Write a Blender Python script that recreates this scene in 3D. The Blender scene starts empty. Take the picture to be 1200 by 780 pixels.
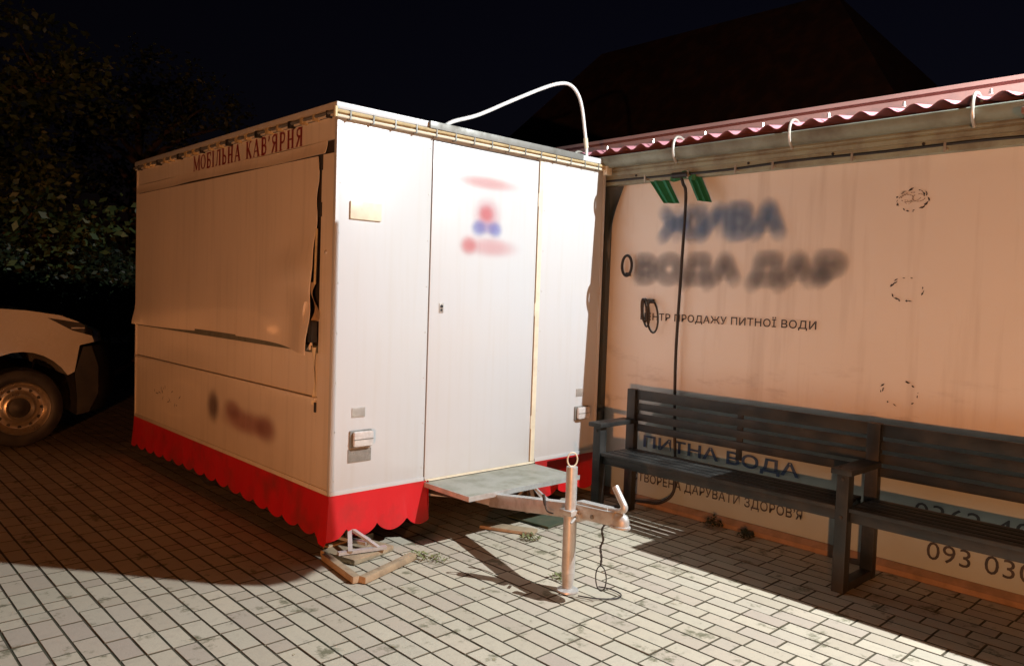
import bpy, bmesh, math, random
from mathutils import Vector, Matrix
random.seed(7)
sc = bpy.context.scene
col = sc.collection
R = math.radians

# ------------------------------------------------------------------ camera
CP = Vector((-2.2187, -3.8176, 1.5)); YAW, PITCH, ROLL = .7525, .0494, .0343
fw = Vector((math.sin(YAW)*math.cos(PITCH), math.cos(YAW)*math.cos(PITCH), -math.sin(PITCH)))
rt = Vector((math.cos(YAW), -math.sin(YAW), 0)); up = rt.cross(fw)
r2 = rt*math.cos(ROLL) + up*math.sin(ROLL); u2 = -rt*math.sin(ROLL) + up*math.cos(ROLL)
cd = bpy.data.cameras.new('camera'); cam = bpy.data.objects.new('camera', cd); col.objects.link(cam)
cam.matrix_world = Matrix(((r2.x, u2.x, -fw.x, CP.x), (r2.y, u2.y, -fw.y, CP.y), (r2.z, u2.z, -fw.z, CP.z), (0, 0, 0, 1)))
cd.sensor_width = 36; cd.lens = 36*913.5/1200; cd.clip_end = 3000; cd.clip_start = .05
sc.camera = cam
sc.cycles.transparent_max_bounces = 160

# ------------------------------------------------------------------ night sky
w = bpy.data.worlds.new('World'); sc.world = w; w.use_nodes = True
nt = w.node_tree; bg = nt.nodes['Background']
sky = nt.nodes.new('ShaderNodeTexSky'); sky.sky_type = 'NISHITA'; sky.sun_disc = False
sky.sun_elevation = R(-2.9); sky.sun_rotation = R(75); sky.dust_density = 2.0; sky.ozone_density = 3
mx = nt.nodes.new('ShaderNodeMix'); mx.data_type = 'RGBA'; mx.blend_type = 'MULTIPLY'; mx.inputs['Factor'].default_value = 1
mx.inputs['B'].default_value = (1.0, .54, .42, 1)
nt.links.new(sky.outputs[0], mx.inputs['A']); nt.links.new(mx.outputs['Result'], bg.inputs[0])
bg.inputs[1].default_value = .055

# ------------------------------------------------------------------ exposure
vs = sc.view_settings; vs.view_transform = 'Standard'; vs.look = 'None'; vs.gamma = 1; vs.exposure = 0

# lamp positions (their housings are built further down)
LAMP = Vector((2.265, -4.2, 4.4)); WARM = Vector((-5.9, -5.9, .55))
def lamp(name, loc, power, colr, size, aim, spot, blend):
    l = bpy.data.lights.new(name, 'SPOT'); l.energy = power; l.color = colr; l.shadow_soft_size = size
    l.spot_size = R(spot); l.spot_blend = blend
    o = bpy.data.objects.new(name, l); o.location = loc; col.objects.link(o)
    o.rotation_euler = (Vector(aim)-Vector(loc)).to_track_quat('-Z', 'Y').to_euler()
    return o
lamp('floodlight_beam', LAMP, 1980, (.91, .965, 1.0), .008, (2.1, -4.0, 0), 156, .12)
lamp('street_lamp_beam', WARM, 1600, (1.0, .345, .105), .05, (1.2, .3, 1.35), 130, .4)

# ------------------------------------------------------------------ material helpers
def nodes_mat(name):
    m = bpy.data.materials.new(name); m.use_nodes = True
    t = m.node_tree; return m, t, t.nodes['Principled BSDF']
def N(t, ty, **kw):
    n = t.nodes.new(ty)
    for k, v in kw.items():
        if k in n.inputs.keys(): n.inputs[k].default_value = v
        else: setattr(n, k, v)
    return n
def wpos(t):
    return N(t, 'ShaderNodeNewGeometry').outputs['Position']
def noise(t, scale, detail=4, vec=None, rough=.55):
    n = N(t, 'ShaderNodeTexNoise'); n.inputs['Scale'].default_value = scale; n.inputs['Detail'].default_value = detail; n.inputs['Roughness'].default_value = rough
    t.links.new(vec if vec else wpos(t), n.inputs['Vector']); return n.outputs['Fac']
def ramp(t, src, stops):
    r = N(t, 'ShaderNodeValToRGB'); e = r.color_ramp.elements
    while len(e) < len(stops): e.new(.5)
    for k, (p, c) in enumerate(stops):
        e[k].position = p; e[k].color = (c, c, c, 1) if not isinstance(c, tuple) else (*c, 1)
    t.links.new(src, r.inputs[0]); return r.outputs[0]
def mix(t, a, b, f, mode='MIX'):
    m = N(t, 'ShaderNodeMix'); m.data_type = 'RGBA'; m.blend_type = mode
    for k, v in (('A', a), ('B', b), ('Factor', f)):
        s = m.inputs[k] if k != 'Factor' else m.inputs[0]
        if hasattr(v, 'default_value'): t.links.new(v, s)
        elif k == 'Factor': s.default_value = v
        else: s.default_value = (*v, 1)
    return m.outputs['Result']
def bump(t, b, h, strength=.3, dist=.01):
    n = N(t, 'ShaderNodeBump'); n.inputs['Strength'].default_value = strength; n.inputs['Distance'].default_value = dist
    t.links.new(h, n.inputs['Height']); t.links.new(n.outputs[0], b.inputs['Normal'])
def paint(name, c, rough=.4, metal=0, dirt=(.25, .2, .15), amount=.3, scale=3, fine=40, bmp=.05, coat=0):
    """a painted or bare surface: base colour, soft dirt and fine grain"""
    m, t, b = nodes_mat(name)
    n1 = noise(t, scale, 6); n2 = noise(t, fine, 3)
    k = ramp(t, n1, [(.42, 0.0), (.75, amount)])
    c1 = mix(t, c, tuple(x*y for x, y in zip(c, (.86, .84, .8))), n2)
    t.links.new(mix(t, c1, dirt, k), b.inputs['Base Color'])
    rr = ramp(t, n1, [(.3, max(.05, rough-.08)), (.8, min(1, rough+.2))]); t.links.new(rr, b.inputs['Roughness'])
    b.inputs['Metallic'].default_value = metal; b.inputs['Coat Weight'].default_value = coat
    if bmp: bump(t, b, n2, bmp, .004)
    return m

M = {}
# white lacquered panel with vertical rain streaks and slight waviness
def white_panel(name, c, streak):
    m, t, b = nodes_mat(name)
    mp = N(t, 'ShaderNodeMapping'); mp.inputs['Scale'].default_value = (14, 14, .7); t.links.new(wpos(t), mp.inputs[0])
    st = ramp(t, noise(t, 1.6, 5, mp.outputs[0]), [(.5, 0.0), (.8, streak)])
    cl = ramp(t, noise(t, 1.1, 5), [(.35, 0.0), (.8, streak*1.2)])
    c1 = mix(t, c, (.42, .38, .30), st); c1 = mix(t, c1, (.55, .50, .42), cl)
    sep = N(t, 'ShaderNodeSeparateXYZ'); t.links.new(wpos(t), sep.inputs[0])
    low = N(t, 'ShaderNodeMapRange'); t.links.new(sep.outputs[2], low.inputs[0])
    low.inputs[1].default_value = .33; low.inputs[2].default_value = .62; low.inputs[3].default_value = .3; low.inputs[4].default_value = 0
    mul = N(t, 'ShaderNodeMath', operation='MULTIPLY'); t.links.new(low.outputs[0], mul.inputs[0]); t.links.new(noise(t, 9, 6), mul.inputs[1])
    c1 = mix(t, c1, (.32, .27, .20), mul.outputs[0])
    t.links.new(c1, b.inputs['Base Color']); b.inputs['Roughness'].default_value = .33
    b.inputs['Coat Weight'].default_value = .2
    bump(t, b, noise(t, 2.2, 3), .12, .02)
    return m
M['white'] = white_panel('white_lacquer', (.51, .525, .53), .24)
M['side'] = white_panel('aged_cream_lacquer', (.72, .66, .56), .42)
M['shutter'] = white_panel('worn_shutter_sheet', (.74, .66, .55), .35)
M['cream'] = paint('cream_trim', (.74, .68, .52), .4, amount=.4, scale=8)
M['trim'] = paint('aluminium_trim', (.62, .6, .56), .35, .6, amount=.45, scale=12)
M['brass'] = paint('yellowed_tube', (.62, .50, .28), .25, .1, (.2, .13, .06), .6, 18)
M['grey_metal'] = paint('dull_grey_metal', (.24, .24, .22), .5, .4, (.08, .07, .05), .6, 10)
M['galv'] = paint('galvanised_steel', (.60, .61, .60), .42, .45, (.20, .15, .10), .5, 14, 90, .1)
M['plate'] = paint('worn_step_sheet', (.44, .45, .40), .5, .45, (.20, .20, .13), .8, 7, 60, .15)
M['gutter'] = paint('grey_green_gutter', (.27, .31, .26), .5, .2, (.10, .08, .06), .75, 5, 50, .1)
M['fascia'] = paint('weathered_fascia', (.34, .40, .33), .6, 0, (.12, .09, .07), .8, 6, 60, .1)
M['hook'] = paint('pale_hook', (.46, .44, .39), .35, .3, (.2, .12, .07), .4, 20)
M['black'] = paint('black_rubber', (.018, .018, .02), .5, 0, (.05, .045, .04), .5, 9)
M['darkmetal'] = paint('dark_chassis_steel', (.05, .045, .04), .6, .3, (.08, .05, .03), .6, 9)
M['bench'] = paint('dark_stained_bench', (.010, .0125, .013), .46, 0, (.07, .065, .055), .5, 7, 60, .25)
M['roofsheet'] = paint('pink_red_roof_sheet', (.62, .27, .32), .4, .05, (.25, .12, .1), .5, 5, 60, .1)
M['rear_wall'] = paint('brown_red_upper_wall', (.34, .20, .17), .8, 0, (.10, .06, .05), .4, 1.5, 30, .1)
M['hood'] = paint('white_car_lacquer', (.52, .50, .46), .25, 0, (.25, .2, .15), .35, 3, 80, 0, .6)
M['rim'] = paint('steel_rim', (.55, .5, .42), .3, .85, (.12, .08, .05), .5, 14)
M['lens'] = paint('lamp_lens', (.70, .68, .66), .12, .2, (.4, .35, .3), .4, 30, 60, .1, 1)
M['reflector'] = paint('grey_reflector', (.30, .28, .25), .3, .3, (.12, .1, .08), .5, 30)
M['wood'] = paint('weathered_timber', (.40, .30, .19), .75, 0, (.16, .12, .08), .7, 16, 80, .5)
M['mat'] = paint('dark_green_mat', (.05, .07, .04), .8, 0, (.10, .09, .05), .6, 12)
M['green_cloth'] = paint('green_ribbon_cloth', (.02, .19, .09), .5, 0, (.01, .1, .05), .5, 9)
M['tarp'] = paint('blue_grey_tarpaulin', (.045, .065, .075), .5, 0, (.10, .09, .08), .5, 4)
M['whitetube'] = paint('white_plastic_tube', (.72, .72, .70), .3, 0, (.4, .36, .3), .5, 14)
M['seal'] = paint('grey_green_seal', (.16, .17, .13), .6, 0, (.08, .07, .05), .5, 10)
M['bark'] = paint('tree_bark', (.09, .07, .05), .9, 0, (.04, .03, .02), .7, 8, 30, .6)
M['old_roof'] = paint('old_roof_cover', (.030, .023, .025), .85, 0, (.12, .06, .04), .6, 4, 30, .4)
M['red_print'] = paint('dark_red_lettering', (.22, .012, .02), .4, amount=.25)
M['dark_print'] = paint('charcoal_lettering', (.03, .028, .03), .5, dirt=(.2, .17, .15), amount=.2, scale=14)
M['blue_print'] = paint('blue_lettering', (.02, .06, .16), .5, dirt=(.2, .2, .2), amount=.3, scale=12)
M['fleck'] = paint('sticker_residue', (.03, .028, .03), .7, amount=.2)
M['fleck2'] = paint('faint_sticker_residue', (.30, .24, .20), .7, amount=.2)
M['dryleaf'] = paint('dry_leaf', (.42, .36, .20), .7, 0, (.2, .14, .06), .6, 40)
M['shed'] = paint('white_plastic', (.5, .5, .48), .4, amount=.3)

# red vinyl skirt with soft creases
m, t, b = nodes_mat('red_vinyl')
mp = N(t, 'ShaderNodeMapping'); mp.inputs['Scale'].default_value = (5, 5, .8); t.links.new(wpos(t), mp.inputs[0])
f = noise(t, 1.5, 4, mp.outputs[0])
t.links.new(mix(t, mix(t, (.44, .005, .008), (.56, .010, .014), f), (.13, .03, .02), ramp(t, noise(t, 5, 7), [(.48, 0.), (.8, .75)])), b.inputs['Base Color'])
b.inputs['Roughness'].default_value = .42; bump(t, b, f, .3, .02); M['red'] = m

# printed white banner wall: faded peach-white print with grime, vertical runs and creases
m, t, b = nodes_mat('printed_wall_banner')
c1 = mix(t, (.80, .78, .74), (.70, .67, .62), noise(t, .9, 5))
mp = N(t, 'ShaderNodeMapping'); mp.inputs['Scale'].default_value = (1, 7, .5); t.links.new(wpos(t), mp.inputs[0])
c1 = mix(t, c1, (.38, .31, .25), ramp(t, noise(t, 1.5, 6, mp.outputs[0]), [(.52, 0.), (.85, .45)]))
mp2 = N(t, 'ShaderNodeMapping'); mp2.inputs['Scale'].default_value = (1, 1.3, 4.5); mp2.inputs['Location'].default_value = (0, 3, 1); t.links.new(wpos(t), mp2.inputs[0])
sm = ramp(t, noise(t, 1.1, 7, mp2.outputs[0], .65), [(.56, 0.), (.74, .55)])
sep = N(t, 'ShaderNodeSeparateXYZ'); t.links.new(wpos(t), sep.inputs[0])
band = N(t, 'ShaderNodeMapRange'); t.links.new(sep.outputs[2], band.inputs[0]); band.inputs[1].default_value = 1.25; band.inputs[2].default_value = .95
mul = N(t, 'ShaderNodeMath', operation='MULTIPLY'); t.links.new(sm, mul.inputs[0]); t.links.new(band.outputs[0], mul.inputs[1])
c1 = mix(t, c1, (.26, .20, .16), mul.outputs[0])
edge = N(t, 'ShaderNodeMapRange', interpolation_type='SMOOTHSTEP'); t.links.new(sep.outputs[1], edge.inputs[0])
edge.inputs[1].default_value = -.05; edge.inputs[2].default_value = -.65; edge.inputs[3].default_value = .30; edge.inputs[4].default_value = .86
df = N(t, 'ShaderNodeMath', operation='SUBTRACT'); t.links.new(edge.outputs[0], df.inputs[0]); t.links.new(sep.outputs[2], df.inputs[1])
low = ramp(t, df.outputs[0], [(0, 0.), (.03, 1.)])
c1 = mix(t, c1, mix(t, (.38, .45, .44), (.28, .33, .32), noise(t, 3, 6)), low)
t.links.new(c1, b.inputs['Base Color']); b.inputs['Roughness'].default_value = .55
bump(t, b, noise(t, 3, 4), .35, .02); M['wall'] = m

# concrete pavers
def paver_mat():
    m, t, b = nodes_mat('concrete_paver')
    g = N(t, 'ShaderNodeNewGeometry'); oi = N(t, 'ShaderNodeObjectInfo')
    ad = N(t, 'ShaderNodeMath', operation='ADD'); t.links.new(g.outputs['Random Per Island'], ad.inputs[0]); t.links.new(oi.outputs['Random'], ad.inputs[1])
    fr = N(t, 'ShaderNodeMath', operation='FRACT'); t.links.new(ad.outputs[0], fr.inputs[0])
    c = ramp(t, fr.outputs[0], [(0, (.44, .375, .285)), (.2, (.53, .465, .355)), (.4, (.47, .42, .325)), (.6, (.54, .465, .35)), (.8, (.43, .355, .285)), (1, (.50, .445, .345))])
    # hue drifts to grey green towards the left of the yard
    big = ramp(t, noise(t, .7, 4), [(.45, 0.), (.75, .55)])
    c = mix(t, c, (.41, .375, .265), big)
    # speckled aggregate
    c = mix(t, c, (.25, .22, .18), ramp(t, noise(t, 160, 3), [(.55, 0.), (.8, .45)]))
    c = mix(t, c, (.36, .31, .25), ramp(t, noise(t, 22, 5), [(.5, 0.), (.8, .5)]))
    # moss and damp stains
    st = ramp(t, noise(t, 5.5, 8, None, .7), [(.57, 0.), (.65, .85)])
    c = mix(t, c, (.12, .115, .06), st)
    t.links.new(c, b.inputs['Base Color']); b.inputs['Roughness'].default_value = .85
    bump(t, b, noise(t, 70, 5), .35, .004)
    return m
M['paver'] = paver_mat()
M['joint'] = paint('mossy_joint_sand', (.085, .07, .045), .95, 0, (.05, .055, .02), .8, 6, 80, .5)
M['paver_side'] = paint('darkened_paver_side', (.15, .125, .085), .95, 0, (.05, .045, .025), .7, 9, 80, .2)  # joint dirt on side faces, also coloured dark to mute their lit edges
M['ground'] = paint('dark_asphalt', (.05, .045, .04), .9, 0, (.03, .03, .02), .6, 1.2, 60, .4)
M['curb'] = paint('orange_concrete_curb', (.33, .22, .15), .85, 0, (.12, .09, .05), .7, 9, 60, .4)
# leaves
def leaf_mat(name, a, bb):
    m, t, b = nodes_mat(name)
    g = N(t, 'ShaderNodeNewGeometry')
    t.links.new(mix(t, a, bb, g.outputs['Random Per Island']), b.inputs['Base Color']); b.inputs['Roughness'].default_value = .55
    b.inputs['Subsurface Weight'].default_value = 0
    return m
M['leaf'] = leaf_mat('tree_leaves', (.022, .042, .010), (.06, .08, .02))
M['leaf2'] = leaf_mat('shrub_leaves', (.010, .020, .008), (.022, .036, .013))
M['weed'] = leaf_mat('weed_leaves', (.10, .13, .04), (.22, .22, .09))
# car glass
m, t, b = nodes_mat('dark_car_glass'); b.inputs['Base Color'].default_value = (.01, .01, .012, 1); b.inputs['Roughness'].default_value = .06; M['glass'] = m
m, t, b = nodes_mat('clear_lamp_glow'); b.inputs['Base Color'].default_value = (1, .9, .7, 1); b.inputs['Emission Color'].default_value = (1, .93, .8, 1); b.inputs['Emission Strength'].default_value = 4; M['glow'] = m

def faded(name, c, alpha):
    """worn print whose edge has faded into the surface"""
    m, t, b = nodes_mat(name); b.inputs['Base Color'].default_value = (*c, 1); b.inputs['Roughness'].default_value = .5
    b.inputs['Alpha'].default_value = alpha; return m

# ------------------------------------------------------------------ mesh helpers
class MB:
    def __init__(s): s.v = []; s.f = []
    def add(s, vs, fs):
        n = len(s.v); s.v += [tuple(v) for v in vs]; s.f += [tuple(i+n for i in f) for f in fs]; return s
    def box(s, x0, x1, y0, y1, z0, z1, ch=0):
        if x0 > x1: x0, x1 = x1, x0
        if y0 > y1: y0, y1 = y1, y0
        if z0 > z1: z0, z1 = z1, z0
        if ch <= 0:
            v = [(x, y, z) for z in (z0, z1) for y in (y0, y1) for x in (x0, x1)]
            return s.add(v, [(0, 2, 3, 1), (4, 5, 7, 6), (0, 1, 5, 4), (2, 6, 7, 3), (0, 4, 6, 2), (1, 3, 7, 5)])
        bm = bmesh.new(); bmesh.ops.create_cube(bm, size=1)
        for v in bm.verts: v.co = Vector(((x0+x1)/2+v.co.x*(x1-x0), (y0+y1)/2+v.co.y*(y1-y0), (z0+z1)/2+v.co.z*(z1-z0)))
        bmesh.ops.bevel(bm, geom=list(bm.edges), offset=ch, segments=2, affect='EDGES', profile=.6)
        bm.verts.index_update()
        s.add([v.co[:] for v in bm.verts], [[v.index for v in f.verts] for f in bm.faces]); bm.free(); return s
    def beam(s, a, b, wd, hg, upv=(0, 0, 1), ch=0):
        a, b = Vector(a), Vector(b); d = (b-a); L = d.length; d.normalize()
        sd = d.cross(Vector(upv)).normalized(); u = sd.cross(d)
        n = len(s.v); s.box(0, L, -wd/2, wd/2, -hg/2, hg/2, ch)
        for i in range(n, len(s.v)):
            p = s.v[i]; s.v[i] = tuple(a + d*p[0] + sd*p[1] + u*p[2])
        return s
    def tube(s, pts, r, seg=8, closed=False, caps=True):
        pts = [Vector(p) for p in pts]; n = len(pts); rr = r if isinstance(r, (list, tuple)) else [r]*n
        base = len(s.v); prev = None
        for i, p in enumerate(pts):
            if closed: d = pts[(i+1) % n]-pts[i-1]
            else: d = pts[min(i+1, n-1)]-pts[max(i-1, 0)]
            if d.length < 1e-9: d = Vector((0, 0, 1))
            d.normalize()
            if prev is None:
                q = Vector((0, 0, 1)) if abs(d.z) < .9 else Vector((1, 0, 0)); a = d.cross(q).normalized()
            else:
                a = (prev - d*prev.dot(d)); a = a.normalized() if a.length > 1e-6 else d.orthogonal().normalized()
            prev = a; b = d.cross(a)
            for k in range(seg):
                an = 2*math.pi*k/seg; s.v.append(tuple(p + (a*math.cos(an)+b*math.sin(an))*rr[i]))
        m_ = n if closed else n-1
        for i in range(m_):
            for k in range(seg):
                i2 = (i+1) % n
                s.f.append((base+i*seg+k, base+i*seg+(k+1) % seg, base+i2*seg+(k+1) % seg, base+i2*seg+k))
        if caps and not closed:
            s.f.append(tuple(base+k for k in reversed(range(seg)))); s.f.append(tuple(base+(n-1)*seg+k for k in range(seg)))
        return s
    def lathe(s, prof, c, axis, seg=24):
        """prof: (radius, along) pairs round an axis through c"""
        c = Vector(c); ax = Vector(axis).normalized(); a = ax.orthogonal().normalized(); b = ax.cross(a); base = len(s.v)
        for (r, h) in prof:
            for k in range(seg):
                an = 2*math.pi*k/seg; s.v.append(tuple(c+ax*h+(a*math.cos(an)+b*math.sin(an))*r))
        for i in range(len(prof)-1):
            for k in range(seg): s.f.append((base+i*seg+k, base+i*seg+(k+1) % seg, base+(i+1)*seg+(k+1) % seg, base+(i+1)*seg+k))
        return s
    def sheet(s, fn, nu, nv, th=0):
        """grid sheet fn(u,v)->point; th gives a second skin along th vector"""
        base = len(s.v)
        for j in range(nv+1):
            for i in range(nu+1): s.v.append(tuple(fn(i/nu, j/nv)))
        q = lambda i, j, o=0: base+o+j*(nu+1)+i
        for j in range(nv):
            for i in range(nu): s.f.append((q(i, j), q(i+1, j), q(i+1, j+1), q(i, j+1)))
        if th:
            o = (nu+1)*(nv+1); tv = Vector(th)
            for k in range(o): s.v.append(tuple(Vector(s.v[base+k])+tv))
            for j in range(nv):
                for i in range(nu): s.f.append((q(i, j+1, o), q(i+1, j+1, o), q(i+1, j, o), q(i, j, o)))
            for i in range(nu):
                s.f.append((q(i+1, 0), q(i, 0), q(i, 0, o), q(i+1, 0, o))); s.f.append((q(i, nv), q(i+1, nv), q(i+1, nv, o), q(i, nv, o)))
            for j in range(nv):
                s.f.append((q(0, j), q(0, j+1), q(0, j+1, o), q(0, j, o))); s.f.append((q(nu, j+1), q(nu, j), q(nu, j, o), q(nu, j+1, o)))
        return s
    def mesh(s, name, mt, smooth=False):
        me = bpy.data.meshes.new(name); me.from_pydata(s.v, [], s.f); me.validate(); me.materials.append(mt)
        bm = bmesh.new(); bm.from_mesh(me); bmesh.ops.recalc_face_normals(bm, faces=bm.faces); bm.to_mesh(me); bm.free()
        if smooth:
            me.shade_smooth(); me.set_sharp_from_angle(angle=R(38))
        return me
    def build(s, name, mt, parent=None, smooth=False):
        o = bpy.data.objects.new(name, s.mesh(name, mt, smooth)); col.objects.link(o)
        if parent: o.parent = parent
        return o
def tag(o, label=None, cat=None, group=None, kind=None):
    if label: o['label'] = label
    if cat: o['category'] = cat
    if group: o['group'] = group
    if kind: o['kind'] = kind
    return o
def empty(name, label, cat, loc=(0, 0, 0), group=None, rz=0):
    o = bpy.data.objects.new(name, None); col.objects.link(o); o.empty_display_size = .1
    o.location = loc; o.rotation_euler.z = rz; return tag(o, label, cat, group)
def box(name, mt, parent, *a, ch=0): return MB().box(*a, ch=ch).build(name, mt, parent, ch > 0)
def smooth_path(pts, n=8):
    P = [Vector(p) for p in pts]; out = []
    for i in range(len(P)-1):
        p0, p1, p2, p3 = P[max(i-1, 0)], P[i], P[i+1], P[min(i+2, len(P)-1)]
        for k in range(n):
            t_ = k/n; out.append(.5*((2*p1)+(p2-p0)*t_+(2*p0-5*p1+4*p2-p3)*t_**2+(3*p1-p0-3*p2+p3)*t_**3))
    return out+[P[-1]]

# print that lies on a surface: U runs along the reading direction, V up
def place_print(me, o, U, V, off):
    Nn = U.cross(V)
    o.matrix_world = Matrix(((U.x, V.x, Nn.x, off.x), (U.y, V.y, Nn.y, off.y), (U.z, V.z, Nn.z, off.z), (0, 0, 0, 1)))
def text_mesh(body, offset=0, spacing=1):
    c = bpy.data.curves.new('letters', 'FONT'); c.body = body; c.offset = offset; c.space_character = spacing; c.resolution_u = 3
    o = bpy.data.objects.new('letters', c); col.objects.link(o)
    bpy.context.view_layer.update()
    me = bpy.data.meshes.new_from_object(o.evaluated_get(bpy.context.evaluated_depsgraph_get()))
    bpy.data.objects.remove(o); bpy.data.curves.remove(c); return me
def text_on(name, body, start, U, V, width, height, mt, parent, offset=0, depth=0, spacing=1, box_=None):
    """one line of print: an Empty that carries every letter as an object"""
    me = text_mesh(body, offset, spacing); bm = bmesh.new(); bm.from_mesh(me); bm.verts.ensure_lookup_table()
    xs = [v.co.x for v in bm.verts]; ys = [v.co.y for v in bm.verts]; x0, x1, y0, y1 = min(xs), max(xs), min(ys), max(ys)
    U, V = Vector(U), Vector(V); seen_, isl = set(), []
    for v in bm.verts:
        if v.index in seen_: continue
        st_, grp = [v], []
        seen_.add(v.index)
        while st_:
            q = st_.pop(); grp.append(q)
            for e in q.link_edges:
                w_ = e.other_vert(q)
                if w_.index not in seen_: seen_.add(w_.index); st_.append(w_)
        isl.append([min(q.co.x for q in grp), max(q.co.x for q in grp), {q.index for q in grp}])
    isl.sort(key=lambda t_: t_[0]); let = []
    for a, b, g_ in isl:
        if let and a < let[-1][1]-.02: let[-1][1] = max(let[-1][1], b); let[-1][2] |= g_
        else: let.append([a, b, set(g_)])
    line = bpy.data.objects.new(name, None); col.objects.link(line); line.location = Vector(start); line.empty_display_size = .05
    n_ = U.cross(V)*depth
    for a, b, g_ in let:
        ids = sorted(g_); mp_ = {q: k for k, q in enumerate(ids)}; mb = MB()
        mb.add([U*((bm.verts[q].co.x-x0)/(x1-x0)*width)+V*((bm.verts[q].co.y-y0)/(y1-y0)*height)+n_ for q in ids], [[mp_[v.index] for v in f.verts] for f in bm.faces if f.verts[0].index in g_])
        mb.build('letter', mt, line)
    bm.free(); bpy.data.meshes.remove(me)
    return line, None

print('helpers ok')
#@@SETTING
# ------------------------------------------------------------------ ground and paving
g = MB().box(-90, 90, -60, 140, -.5, -.065).build('ground', M['ground']); tag(g, kind='structure')
PX0, PX1, PY0, PY1 = -7.0, 2.30, -6.2, 7.6
pav = MB().box(PX0, 2.342, PY0, PY1, -.064, -.0038).build('pavement', M['joint']); tag(pav, kind='structure')
def brick_mb(L, wd=.0925):
    mb = MB(); c = .0022; x, y = wd/2, L/2
    top = [(-x+c, -y+c, 0), (x-c, -y+c, 0), (x-c, y-c, 0), (-x+c, y-c, 0)]
    mid = [(-x, -y, -c), (x, -y, -c), (x, y, -c), (-x, y, -c)]; bot = [(p[0], p[1], -.05) for p in mid]
    mb.add(top+mid+bot, [(0, 1, 2, 3)]+[(4+i, 4+(i+1) % 4, (i+1) % 4, i) for i in range(4)]+[(8+i, 8+(i+1) % 4, 4+(i+1) % 4, 4+i) for i in range(4)])
    return mb
def proj(p):
    d = Vector(p)-CP; z = d.dot(fw)
    if z < .1: return None
    return (.5+913.5/1200*d.dot(r2)/z, .5-913.5/780*d.dot(u2)/z, z)
bricks = []
nx = int(round((PX1-PX0)/.1))
for i in range(nx+1):
    xc = 2.29-.1*i; y = PY0+.0+(.1 if i % 2 else 0)+random.uniform(-.012, .012)
    while y < PY1:
        # left of the yard some courses are laid with half stones
        L = .1 if (xc < -.35 and random.random() < .33) or random.random() < .03 else .2
        g_ = random.uniform(.005, .007)
        bricks.append((xc+random.uniform(-.0012, .0012), y+L/2, L-g_, random.gauss(0, .0006), random.gauss(0, .005), random.gauss(0, .003), random.gauss(0, .004)))
        y += L
seen = []
for k, bk in enumerate(bricks):
    q = proj((bk[0], bk[1], 0))
    if q and -.0 < q[0] < 1. and -.0 < q[1] < 1.0: seen.append((q[2], k))
seen.sort(); near = {k for _, k in seen[:298]}
def darken_sides(me):
    me.materials.append(M['paver_side'])
    for p in me.polygons: p.material_index = 0 if p.normal.z > .97 else 1
full, half = brick_mb(.193).mesh('brick', M['paver']), brick_mb(.093).mesh('half_brick', M['paver'])
darken_sides(full); darken_sides(half)
rest = MB()
for k, (x, y, L, dz, rz, rx, ry) in enumerate(bricks):
    if k in near:
        o = bpy.data.objects.new('brick', full if L > .15 else half); col.objects.link(o); o.parent = pav
        o.location = (x, y, dz); o.rotation_euler = (rx*.7, ry*.7, rz)
    else:
        b0 = brick_mb(L); Rm = Matrix.Rotation(rz, 3, 'Z') @ Matrix.Rotation(rx*.7, 3, 'X') @ Matrix.Rotation(ry*.7, 3, 'Y')
        rest.add([Rm @ Vector(v)+Vector((x, y, dz)) for v in b0.v], b0.f)
bf = tag(rest.build('brick_field', M['paver'], pav), kind='stuff'); darken_sides(bf.data)

# ------------------------------------------------------------------ water kiosk building on the right
WX = 2.38
bld = empty('kiosk_building', 'long kiosk with printed wall and pink corrugated roof behind the bench', 'building', (2.6, -2, 0))
def P(name, mt, *a, parent=bld, ch=0):
    o = box(name, mt, None, *a, ch=ch); o.parent = parent; o.matrix_parent_inverse = parent.matrix_world.inverted() if parent.parent is None else Matrix()
    return o
bpy.context.view_layer.update()
INV = bld.matrix_world.inverted()
def adopt(o, parent=bld):
    bpy.context.view_layer.update()
    o.parent = parent; o.matrix_parent_inverse = parent.matrix_world.inverted(); return o
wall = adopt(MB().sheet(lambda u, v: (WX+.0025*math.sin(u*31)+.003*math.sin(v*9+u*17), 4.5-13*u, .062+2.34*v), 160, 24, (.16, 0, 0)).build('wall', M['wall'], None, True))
curb = adopt(MB().box(2.343, 2.545, -8.5, 4.5, -.06, .03).add(
    [(2.343, -8.5, .031), (2.343, 4.5, .031), (2.378, 4.5, .06), (2.378, -8.5, .06), (2.545, 4.5, .06), (2.545, -8.5, .06), (2.545, -8.5, .031), (2.545, 4.5, .031)],
    [(0, 1, 2, 3), (3, 2, 4, 5), (5, 4, 7, 6), (0, 3, 5, 6), (1, 7, 4, 2)]).build('curb', M['curb']))
fas = adopt(MB().box(2.30, 2.36, -8.5, 4.5, 2.335, 2.47).box(2.285, 2.299, -8.5, 4.5, 2.40, 2.425).box(2.29, 2.2995, -8.5, 4.5, 2.44, 2.452).build('fascia', M['fascia']))
sof = adopt(MB().box(2.361, 2.56, -8.5, 4.5, 2.405, 2.46).build('soffit', M['fascia']))
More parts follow.
